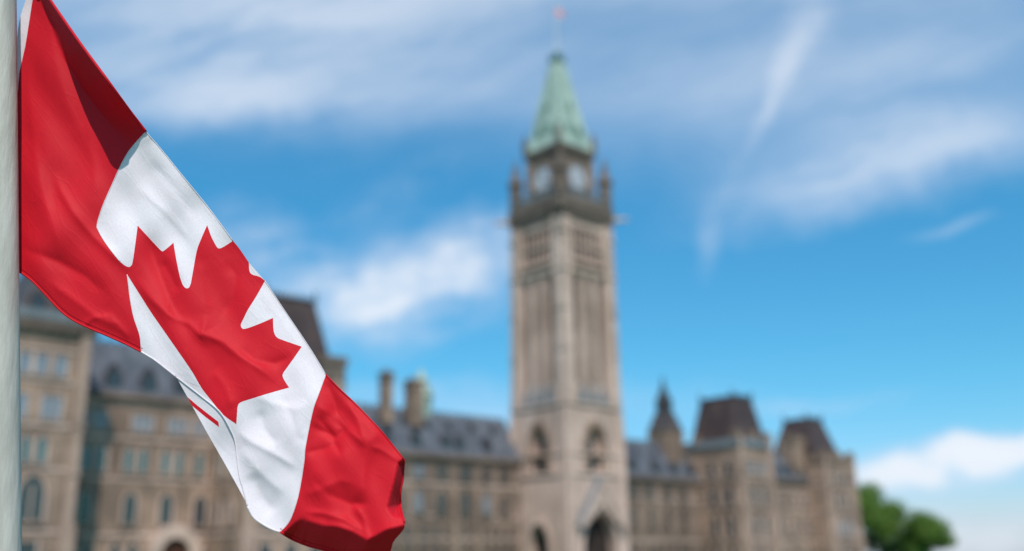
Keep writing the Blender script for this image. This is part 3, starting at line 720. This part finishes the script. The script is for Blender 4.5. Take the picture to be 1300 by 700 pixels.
# ------------------------------------------------------------------ trees
def tree(label, x, y, H, rad, crown_z, leaf, n, lobes=9, size=.55, seed=1):
    rd = random.Random(seed)
    t = thing('deciduous_tree', label, 'tree', (x, y, 0), 'broadleaf trees beyond the right wing')
    tr = MB(); tr.tube([(0, 0, 0), (.1, .05, H*.2), (.05, .1, H*.45), (0, 0, H*.75)], [H*.03, H*.024, H*.016, H*.006], 9)
    cents = []
    for k in range(lobes):
        a = 2*math.pi*k/lobes + rd.uniform(-.4, .4); rr = rad*rd.uniform(.35, .80); z = crown_z + (H-crown_z)*rd.uniform(.12, .72)
        cents.append((rr*math.cos(a), rr*math.sin(a), z, rad*rd.uniform(.24, .46)))
    cents.append((rd.uniform(-.1, .1)*rad, 0, H-rad*.45, rad*.45)); cents.append((0, 0, crown_z+(H-crown_z)*.5, rad*.55))
    for cx, cy, cz, cr in cents[:-1]:
        z0 = H*rd.uniform(.22, .45); tr.tube([(0, 0, z0), (cx*.5, cy*.5, (z0+cz)/2+.3), (cx*.9, cy*.9, cz)], [H*.010, H*.006, H*.002], 5)
    tr.build('trunk', M['bark'], t, smooth=True)
    b = MB(); V, Fc = [], []
    tot = sum(c[3]**2 for c in cents)
    for cx, cy, cz, cr in cents:
        for _ in range(int(n*cr*cr/tot)):
            d = Vector((rd.gauss(0, 1), rd.gauss(0, 1), rd.gauss(0, 1))).normalized()
            r = cr*(rd.random()**.45)*rd.uniform(.75, 1.12)
            p = Vector((cx, cy, cz)) + Vector((d.x, d.y, d.z*.85))*r
            nrm = (d + Vector((rd.gauss(0, .6), rd.gauss(0, .6), rd.gauss(0.4, .6)))).normalized()
            a = nrm.orthogonal().normalized(); a.rotate(Matrix.Rotation(rd.uniform(0, 6.28), 3, nrm)); c = nrm.cross(a)
            s = size*rd.uniform(.6, 1.25); i = len(V)
            V += [p-a*s*.5, p+c*s*.3+nrm*s*.08, p+a*s*.5, p-c*s*.3+nrm*s*.08]; Fc.append((i, i+1, i+2, i+3))
    b.add(V, Fc); b.build('crown', leaf, t)
tree('tall green tree rising directly behind the right end of the stone wing', 228.6, 128.0, 20.4, 8.8, 4, M['leaf'], 13000, 13, .75, 3)
tree('round lower green tree, rightmost of the trees against the sky', 233.6, 117.2, 13.2, 7.4, 2.0, M['leaf'], 11000, 13, .65, 5)
tree('dark low tree in the dip between the tall tree and the round one', 245, 129, 9.6, 6.5, 1.5, M['leaf_dark'], 7000, 9, .65, 8)

# ------------------------------------------------------------------ flagpole
PX = FOCUS/1300.0                       # metres on the flag per unit of its drawing
def flag_pt(x, y, h=0.0):
    """drawing (x right, y down) -> flag-local metres; h lifts the cloth off its mean plane"""
    k = (FOCUS-h*PX)/FOCUS
    return ((x-650)*PX*k, (350-y)*PX*k, h*PX)
FLAG_O = CAM + FW*FOCUS
FROT = Matrix(((RT.x, UP.x, -FW.x), (RT.y, UP.y, -FW.y), (RT.z, UP.z, -FW.z)))
def to_world(p): return FLAG_O + FROT @ Vector(p)

def pole():
    # right edge of the pole runs through these two spots of the flag's plane
    d = FW + RT*((22.5-19-650)/1300) - UP*0
    c_mid = CAM + d*(FOCUS-.052)
    lean = Vector((c_mid.x, c_mid.y, 0)).normalized()
    side = Vector((lean.y, -lean.x, 0))              # to the right as seen from the camera
    # pole axis lies in the vertical-ish plane through the lens and stays upright apart from a slight lean
    d_top = FW + RT*((21-19-650)/1300) - UP*((0-350)/1300)
    d_bot = FW + RT*((24-19-650)/1300) - UP*((700-350)/1300)
    n = d_top.cross(d_bot).normalized()              # plane holding the pole
    axis = (Vector((0, 0, 1)) - n*n.z).normalized()
    base = c_mid - axis*(c_mid.z/axis.z); top = c_mid + axis*1.75
    t = thing('flagpole', 'weathered grey galvanised flagpole at the left edge carrying the large flag', 'flagpole', base)
    b = MB(); L = (top-base); N_ = 14
    b.tube([L*(i/N_) for i in range(N_+1)], [.048-.007*(i/N_) for i in range(N_+1)], 40); b.build('pole', M['galvanised'], t, smooth=True)
    b = MB(); e = top-base; b.lathe(e.x, e.y, [(.02, e.z-.01), (.03, e.z+.02), (.055, e.z+.06), (.065, e.z+.1), (.055, e.z+.14), (.02, e.z+.165)], 16); b.build('finial', M['galvanised'], t, smooth=True)
    b = MB(); b.lathe(0, 0, [(.14, 0), (.14, .02), (.075, .03), (.06, .18)], 20); b.build('base_collar', M['galvanised'], t)
    return base, axis, c_mid
POLE = pole()

# ------------------------------------------------------------------ the large flag
def catmull(pts, step=2.0):
    P = [np.array(p, float) for p in pts]
    if len(P) == 2:
        n = max(1, int(np.linalg.norm(P[1]-P[0])/step)); return [P[0]+(P[1]-P[0])*i/n for i in range(n+1)]
    out = []
    for i in range(len(P)-1):
        p0 = P[i-1] if i > 0 else 2*P[0]-P[1]; p1, p2 = P[i], P[i+1]; p3 = P[i+2] if i+2 < len(P) else 2*P[-1]-P[-2]
        n = max(1, int(np.linalg.norm(p2-p1)/step))
        for k in range(n):
            t = k/n
            out.append(.5*((2*p1)+(-p0+p2)*t+(2*p0-5*p1+4*p2-p3)*t*t+(-p0+3*p1-3*p2+p3)*t**3))
    out.append(P[-1]); return out

def chain(*segs):
    out = []
    for s in segs:
        c = catmull(s)
        out += c if not out else c[1:]
    return out

# printed lines and edges of the cloth, drawn in the flag's own plane
TOPE = [(47, -30), (56, -13), (63.5, 0), (82, 27), (103, 57), (137, 103), (164.7, 141), (185.2, 167.4)]
TOPW = [(185.2, 167.4), (206, 191.5), (229, 220), (264, 263), (295.7, 305.9)]
TOPL = [(295.7, 305.9), (304, 316), (316, 333.6)]
TOPT = [(316, 333.6), (326, 345), (336.4, 356.8)]
TOPB = [(336.4, 356.8), (364, 398.6), (386, 431), (402, 456), (413.6, 475.7)]
FLYT = [(413.6, 475.7), (430, 493), (449, 511), (482.5, 546), (506, 575), (513, 584)]
FLYR = [(513, 584), (512, 598), (511, 611), (508, 627), (509, 645), (511.5, 656), (513.6, 664)]
FLYB = [(513.6, 664), (512.5, 672), (500, 687.5), (496, 700), (488, 718)]
BOTR = [(488, 718), (455, 712), (413, 699), (391, 693), (370, 684.5), (355.7, 675.7)]
BOTW = [(355.7, 675.7), (345, 672), (334, 666), (322, 657), (314.4, 643)]
BOTF = [(314.4, 643), (309, 622), (304, 603.6), (301, 580), (298.6, 561), (293, 546), (279, 523), (256, 503.6), (223.6, 478.6)]
BOTS = [(223.6, 478.6), (211, 468.5), (196, 457), (179.3, 446.8)]
BOT1 = [(179.3, 446.8), (161, 437.5), (136, 426.3), (100, 410.5), (79, 396.5), (57, 373.5), (39.3, 355.5), (20.7, 342.5), (-6, 326)]
HOIST = [(-6, 326), (-4, 240), (6, 165), (21.5, 109), (24.5, 92), (32.6, 55), (41.2, 0), (47, -30)]
S1A = [(185.2, 167.4), (166, 189), (154, 209), (143, 233), (130, 263), (123.3, 285), (124.5, 292), (132, 305.5), (142, 319.5), (152.5, 332.5)]
S1A2 = [(152.5, 332.5), (159, 337.6), (164.5, 339.3), (167.6, 336)]
LF1 = [(167.6, 336), (169.2, 328), (171.5, 312), (174.8, 286.6)]
LF2 = [(174.8, 286.6), (189, 302), (202, 316)]
LF3 = [(202, 316), (205.8, 319.3), (209.5, 317.5), (220.2, 308.4)]
LF4 = [(220.2, 308.4), (223.5, 328), (228, 350), (231.5, 361)]
LF5 = [(231.5, 361), (235, 365.6), (239.5, 365.8), (242.3, 360)]
LF6 = [(242.3, 360), (245.5, 342), (250, 318), (256, 302), (263, 286)]
LF7 = [(263, 286), (268, 300), (273, 310)]
LF8 = [(273, 310), (277, 315.4), (283, 314), (295.7, 305.9)]
TRI = [(336.4, 356.8), (330, 351.8), (322.5, 349.6), (318.5, 347.5), (316.4, 343), (316, 333.6)]
LG1 = [(336.4, 356.8), (325, 377), (315, 393), (308, 407)]
LG2 = [(308, 407), (305.6, 413), (308, 417.6), (315, 416.6), (330, 411), (346.6, 403.8)]
LG3 = [(346.6, 403.8), (347, 416), (348.3, 423.5), (351.5, 428.5), (358, 431.6), (383, 440.3)]
LG4 = [(383, 440.3), (373, 455), (364, 467.5), (359.5, 474), (358.8, 478), (361, 483), (367, 492.3)]
LG5 = [(367, 492.3), (340, 500), (308, 510)]
LG6 = [(308, 510), (303.5, 512.5), (301.6, 517), (301, 525), (300, 539)]
LONG = [(161.4, 348.8), (176, 372), (193, 398.6), (218, 434.6), (243, 471), (256, 493), (270, 511), (283, 526.5), (300, 539)]
S1B = [(161.4, 348.8), (163.5, 365), (165, 378), (169.6, 402), (176.8, 423.6), (178.6, 434), (179.3, 446.8)]
S2 = [(413.6, 475.7), (405, 499), (398.6, 516), (394, 535), (389.6, 557), (387, 572), (386, 586), (382, 612), (377, 635.7), (368, 660.7), (355.7, 675.7)]

outline = chain(TOPE, TOPW, TOPL, TOPT, TOPB, FLYT, FLYR, FLYB, BOTR, BOTW, BOTF, BOTS, BOT1, HOIST)[:-1]
W1 = chain(S1A, S1A2, LF1, LF2, LF3, LF4, LF5, LF6, LF7, LF8, TOPW[::-1])[:-1]
W2 = chain(TRI, TOPT)[:-1]
W3 = chain(LG1, LG2, LG3, LG4, LG5, LG6, LONG[::-1], S1B, BOTS[::-1], BOTF[::-1], BOTW[::-1], S2[::-1], TOPB[::-1])[:-1]

def inside(poly, X, Y):
    P = np.array(poly); Q = np.roll(P, -1, 0); r = np.zeros(len(X), bool)
    for (x0, y0), (x1, y1) in zip(P, Q):
        if y0 == y1: continue
        c = ((y0 > Y) != (y1 > Y)) & (X < (x1-x0)*(Y-y0)/(y1-y0)+x0); r ^= c
    return r
def pdist(poly, X, Y):
    """distance to a polyline, side (+1 = right of travel as drawn) and 0..1 position along it"""
    P = np.array(poly, float); best = np.full(len(X), 1e9); side = np.zeros(len(X)); par = np.zeros(len(X))
    seg = np.linalg.norm(P[1:]-P[:-1], axis=1); cum = np.concatenate([[0], np.cumsum(seg)])
    for i in range(len(P)-1):
        d = P[i+1]-P[i]; l2 = d@d
        t = np.clip(((X-P[i,0])*d[0]+(Y-P[i,1])*d[1])/l2, 0, 1)
        dx = X-P[i,0]-t*d[0]; dy = Y-P[i,1]-t*d[1]; dd = np.hypot(dx, dy); m = dd < best
        best[m] = dd[m]; side[m] = np.sign(d[0]*dy-d[1]*dx)[m]; par[m] = ((cum[i]+t*seg[i])/cum[-1])[m]
    return best, side, par
def sstep(x, a, b):
    t = np.clip((x-a)/(b-a), 0, 1); return t*t*(3-2*t)

# folds: line, height, falloff left of travel, falloff right of travel
FOLDS = [
    ([(60, -10), (66, 60), (84, 130), (112, 190), (128, 235)], 5, 18, 26),
    ([(32, 30), (36, 120), (45, 200), (58, 260), (80, 330)], 5, 14, 20),
    ([(68, 218), (78, 244), (92, 268), (120, 302), (150, 330), (166, 346)], 8, 16, 11),
    ([(110, 150), (120, 210), (122, 250)], 3, 16, 18),
    ([(20, 312), (46, 322), (75, 333), (110, 352), (140, 380)], -6, 14, 16),
    ([(60, 356), (90, 378), (125, 405), (165, 425)], 4, 12, 12),
    ([(186, 296), (196, 330), (210, 366), (224, 400), (246, 424)], -7, 17, 15),
    ([(172, 352), (190, 378), (214, 400), (240, 412), (255, 426), (268, 440)], 6, 12, 9),
    ([(262, 398), (257, 424), (282, 434), (304, 452), (330, 468), (352, 486)], 7, 13, 9),
    ([(252, 330), (256, 360), (262, 400)], 3, 16, 14),
    ([(302, 440), (322, 458), (350, 462), (372, 452)], -5, 12, 9),
    ([(270, 470), (285, 490), (296, 520)], 4, 14, 14),
    ([(172, 236), (207, 266), (228, 288), (244, 308)], 3, 14, 7),
    ([(190, 205), (222, 240), (252, 280)], -5, 16, 14),
    ([(325, 360), (345, 388), (365, 418), (390, 455)], 3, 10, 14),
    ([(300, 546), (318, 561), (338, 571), (358, 582), (379, 596)], 5, 14, 8),
    ([(320, 500), (345, 512), (375, 520), (392, 512)], 4, 12, 14),
    ([(360, 500), (372, 535), (378, 556), (390, 560)], -5, 12, 14),
    ([(318, 600), (332, 632), (352, 652)], -5, 18, 26),
    ([(392, 540), (410, 548), (428, 556), (438, 545), (425, 530), (404, 518)], -6, 9, 10),
    ([(400, 514), (425, 530), (440, 544), (466, 568)], 6, 9, 7),
    ([(484, 546), (474, 556), (466, 568), (463, 590), (458, 640)], 7, 16, 22),
    ([(388, 575), (412, 570), (430, 562)], -4, 8, 10),
    ([(383, 630), (410, 620), (432, 610), (450, 615)], 4, 12, 14),
    ([(386, 650), (410, 652), (438, 660), (466, 678)], 5, 8, 7),
    ([(450, 640), (462, 660), (467, 682), (466, 700)], 6, 8, 9),
    ([(396, 672), (420, 684), (450, 698), (470, 708)], 4, 9, 9),
    ([(394, 606), (418, 628), (446, 640), (470, 640)], -4, 12, 10),
    ([(402, 526), (420, 552), (434, 580)], -6, 10, 8),
    ([(414, 484), (424, 508), (430, 530)], -4, 8, 8),
    ([(440, 508), (452, 530), (466, 566)], 4, 7, 9),
    ([(470, 566), (486, 572), (508, 586)], 4, 7, 7),
    ([(330, 520), (336, 545), (352, 566)], -4, 12, 12),
    ([(305, 570), (330, 600), (362, 628)], 4, 14, 12),
    ([(96, 420), (118, 404), (140, 402), (150, 414)], 3, 6, 6),
    ([(128, 404), (150, 412), (166, 432)], 3, 7, 7),
    ([(205, 330), (218, 352), (226, 372)], -4, 9, 9),
    ([(286, 330), (300, 350), (296, 380), (280, 404)], -4, 12, 14),
    ([(420, 490), (445, 520), (480, 552), (505, 582)], 3, 10, 12),
]
RIDGE = [(382, 650), (392, 660), (412, 666), (430, 668), (448, 674), (466, 684), (476, 679), (490, 671), (514, 665)]
CURL = [(44, -18), (51, 0), (63, 27), (82, 74), (103, 111), (130, 147.5), (151, 171.5), (167, 189), (190, 222)]
CRES = [(522, 576), (505, 587), (499.5, 611), (494.5, 630), (491, 645), (498, 656), (516, 660)]
def height(X, Y):
    h = .281*(Y-350)                    # the cloth hangs upright while the view is tilted up
    for ln, A, wl, wr in FOLDS:
        d, s, p = pdist(ln, X, Y); w = np.where(s > 0, wr, wl)
        h += A*np.exp(-(d/w)**2)*np.clip(np.minimum(p, 1-p)*5+.15, 0, 1) if False else A*.58*np.exp(-np.sqrt((d/w)**2*1.6+.06)*1.5+.37)*sstep(np.minimum(p, 1-p), -.05, .22)
    # overhanging curl of the upper edge
    d, s, p = pdist(CURL, X, Y)
    up_ = np.where(s < 0, d, 0.0)
    h += (np.sqrt((up_*2.3)**2+9)-3)*(1-sstep(p, .50, .90))
    # cloth falls back below the lower ridge of the fly end
    d, s, p = pdist(RIDGE, X, Y)
    dn = np.where(s > 0, d, 0.0); upr = np.where(s < 0, d, 0.0)
    h += -(np.sqrt((dn*1.4)**2+30)-5.5)*sstep(p, .02, .12) + 8*np.exp(-upr/12)*sstep(p, .05, .4)
    # fly edge turns away
    d, s, p = pdist(CRES, X, Y)
    dn = np.where((s < 0) & (X > 490) & (Y > 572) & (Y < 668), d, 0.0)
    h += -(np.sqrt((dn*2.4)**2+2.0)-1.414)*1.0
    # pleat along the lower side of the leaf
    d, s, p = pdist(LONG, X, Y)
    h += np.where(s > 0, -3.0, 0)*np.exp(-d/22)*sstep(p, .02, .2) if False else 0
    # broad billow and the bottom edge rolling back
    h += 16*np.sin((X*.8+Y*.55)/95.0)*.35 + 5*np.sin((X-1.3*Y)/60.0+.8)
    h += 2.2*np.sin(X*.061+Y*.031+1.3*np.sin(Y*.023))+1.2*np.sin(X*.11-Y*.07+np.sin(X*.03))
    f = sstep(X, 8, 62); h = h*f + (1-f)*(.281*(Y-350)-2)
    return h

def big_flag():
    base = to_world((0, 0, 0))
    anchor = to_world(flag_pt(14, 200))
    t = bpy.data.objects.new('flag', None); COL.objects.link(t); t.location = base
    t.rotation_euler = FROT.to_euler()
    tag(t, 'large red and white maple leaf flag streaming down from the grey pole', 'flag')
    # ---- front sheet
    P = [tuple(p) for p in outline]; nO = len(P)
    edges = [(i, (i+1) % nO) for i in range(nO)]
    for w in (W1, W2, W3):
        k = len(P); P += [tuple(p) for p in w]; n = len(w); edges += [(k+i, k+(i+1) % n) for i in range(n)]
    hd = [(21.5, 109), (21.4, 45), (24.7, 27), (32.4, 0), (39, -28), (47, -30)]
    border = np.array(P)
    S = 2.6
    gx, gy = np.meshgrid(np.arange(-10, 520, S), np.arange(-40, 725, S*.866))
    gx = gx + (np.arange(gx.shape[0]) % 2)[:, None]*S*.5
    gx = gx.ravel(); gy = gy.ravel()
    ins = inside(outline, gx, gy); gx, gy = gx[ins], gy[ins]
    keep = np.ones(len(gx), bool)
    for i in range(0, len(border), 200):
        b_ = border[i:i+200]; keep &= (np.hypot(gx[:, None]-b_[None, :, 0], gy[:, None]-b_[None, :, 1]).min(1) > 1.25)
    P += list(zip(gx[keep], gy[keep]))
    v2, e2, f2, _, _, _ = delaunay_2d_cdt([Vector((float(x), float(y))) for x, y in P], edges, [], 0, 1e-4)
    V = np.array([(v.x, v.y) for v in v2]); Fc = np.array([list(f) for f in f2])
    cen = V[Fc].mean(1); ok = inside(outline, cen[:, 0], cen[:, 1]); Fc = Fc[ok]; cen = cen[ok]
    white = inside(W1, cen[:, 0], cen[:, 1]) | inside(W2, cen[:, 0], cen[:, 1]) | inside(W3, cen[:, 0], cen[:, 1])
    H = height(V[:, 0], V[:, 1])
    b = MB(); b.v = [flag_pt(x, y, h) for (x, y), h in zip(V, H)]
    b.f = [list(map(int, f)) if True else 0 for f in Fc]; b.mi = [int(w) for w in white]
    # ---- turned-under lower corner: the back of the cloth seen beyond the hem, with the leaf's stem
    CR = [(223.6, 478.6), (237.5, 503.5), (252, 530), (270, 562), (290, 597), (314.6, 641.5)]
    inn = [(262, 494), (300, 518), (326, 548), (336, 580), (338, 612), (330, 646)]
    ca = catmull(CR, 3); n = len(ca); cb = np.array(catmull(inn, 3)); idx = np.linspace(0, len(cb)-1, n)
    cb = [cb[int(i)]*(1-(i % 1)) + cb[min(int(i)+1, len(cb)-1)]*(i % 1) for i in idx]
    stem = [(236.5, 503.0), (250, 514.6), (264, 525.5), (277.2, 535.8), (278.2, 542.6), (262, 530.5), (249, 519.8), (238.2, 510.6)]
    ol = [tuple(q) for q in ca] + [tuple(q) for q in cb[::-1][1:-1]]
    st_ = [tuple(q) for q in chain(*[[stem[i], stem[(i+1) % 8]] for i in range(8)])[:-1]]
    Q = ol + st_; ed = [(i, (i+1) % len(ol)) for i in range(len(ol))] + [(len(ol)+i, len(ol)+(i+1) % len(st_)) for i in range(len(st_))]
    gx, gy = np.meshgrid(np.arange(215, 350, 3.1), np.arange(470, 660, 2.7)); gx = gx.ravel(); gy = gy.ravel()
    ins = inside(ol, gx, gy); gx, gy = gx[ins], gy[ins]; bo = np.array(Q)
    kp = np.hypot(gx[:, None]-bo[None, :, 0], gy[:, None]-bo[None, :, 1]).min(1) > 1.3
    Q = Q + list(zip(gx[kp], gy[kp]))
    v2, _, f2, _, _, _ = delaunay_2d_cdt([Vector((float(x), float(y))) for x, y in Q], ed, [], 0, 1e-4)
    V2 = np.array([(v.x, v.y) for v in v2]); F2 = np.array([list(f) for f in f2]); c2 = V2[F2].mean(1)
    ok = inside(ol, c2[:, 0], c2[:, 1]); F2 = F2[ok]; c2 = c2[ok]; red2 = inside(st_, c2[:, 0], c2[:, 1])
    d_, _, p_ = pdist(CR, V2[:, 0], V2[:, 1])
    h2 = height(V2[:, 0], V2[:, 1]) - 1.0 - .5*np.sin(np.pi*np.clip(d_/70, 0, 1)) + .6*np.sin(p_*9)
    o_ = len(b.v); b.v += [flag_pt(x, y, h) for (x, y), h in zip(V2, h2)]
    b.f += [[int(i)+o_ for i in f] for f in F2]; b.mi += [0 if r else 1 for r in red2]
    me = bpy.data.meshes.new('cloth'); me.from_pydata(b.v, [], b.f); me.update()
    me.materials.append(M['red_cloth']); me.materials.append(M['white_cloth'])
    me.polygons.foreach_set('material_index', b.mi); me.polygons.foreach_set('use_smooth', [True]*len(me.polygons))
    link('cloth', me, t)
    # ---- white heading along the hoist
    hp = catmull([(22.5, 120), (21.2, 80), (21.6, 50), (25.0, 25), (32.6, 0), (38, -20), (42, -34)], 3)
    hq = catmull([(22.5, 121), (24.4, 94), (28.4, 75), (32.7, 55), (41.2, 1), (44.4, -14), (47.5, -31)], 3)
    n = min(len(hp), len(hq)); ia = np.linspace(0, len(hp)-1, n).astype(int); ib = np.linspace(0, len(hq)-1, n).astype(int)
    A = np.array(hp)[ia]; Bq = np.array(hq)[ib]; hB = height(Bq[:, 0], Bq[:, 1])
    b = MB(); vs_ = []
    for i in range(n):
        for k in range(5):
            q = A[i]*(1-k/4)+Bq[i]*(k/4); vs_.append(flag_pt(q[0], q[1], hB[i]+1.2*math.sin(math.pi*k/4)))
    b.add(vs_, [(i*5+k, i*5+k+1, (i+1)*5+k+1, (i+1)*5+k) for i in range(n-1) for k in range(4)])
    b.build('heading', M['white_cloth'], t, smooth=True)
    # ---- stitched hems
    def hem(pts, r, mat, lift=.3, name='hem'):
        c = np.array(catmull(pts, 3)); h = height(c[:, 0], c[:, 1])
        b = MB(); b.tube([flag_pt(x, y, k+lift) for (x, y), k in zip(c, h)], r*PX, 6); b.build(name, mat, t, smooth=True)
    hem(BOT1[:-1], 1.3, M['red_cloth']); hem(BOTS, 1.1, M['white_cloth']); hem(BOTF, .9, M['white_cloth']); hem(BOTW, 1.3, M['white_cloth']); hem(BOTR, 1.3, M['red_cloth'])
    hem(S2, .55, M['white_cloth'], .1, 'seam'); hem(S1A, .5, M['white_cloth'], .1, 'seam'); hem(S1B, .5, M['white_cloth'], .1, 'seam')
    off = lambda L, dx, dy: [(x+dx, y+dy) for x, y in L]
    hem(off(BOT1[:-1], 1.5, -4.2), .4, M['thread'], .15, 'stitching'); hem(off(BOTR, 0, -4.6), .4, M['thread'], .15, 'stitching'); hem(off(FLYR[:-1], -4.5, -1), .4, M['thread'], .15, 'stitching')
    hem(FLYR, 1.4, M['red_cloth']); hem(TOPE, 1.9, M['red_cloth']); hem(FLYT, .9, M['red_cloth']); hem(TOPW, .5, M['white_cloth']); hem(TOPB, .5, M['white_cloth'])
    return t
FLAG = big_flag()

def halyard():
    a = to_world(flag_pt(43, -33, float(height(np.array([46.]), np.array([-28.]))[0])))
    base, axis, mid = POLE
    k = (a-base).dot(axis)+.16; p = base+axis*k + RT*.043
    d = (a-p)
    b = MB(); b.tube([a, a-d*.3+Vector((0, 0, -.01)), a-d*.7, p, p+axis*.35], [.006, .004, .004, .004, .004], 8)
    tag(b.build('halyard', M['rope'], None, (0, 0, 0), smooth=True), 'pale rope tying the upper corner of the large flag to the grey pole', 'rope')
halyard()
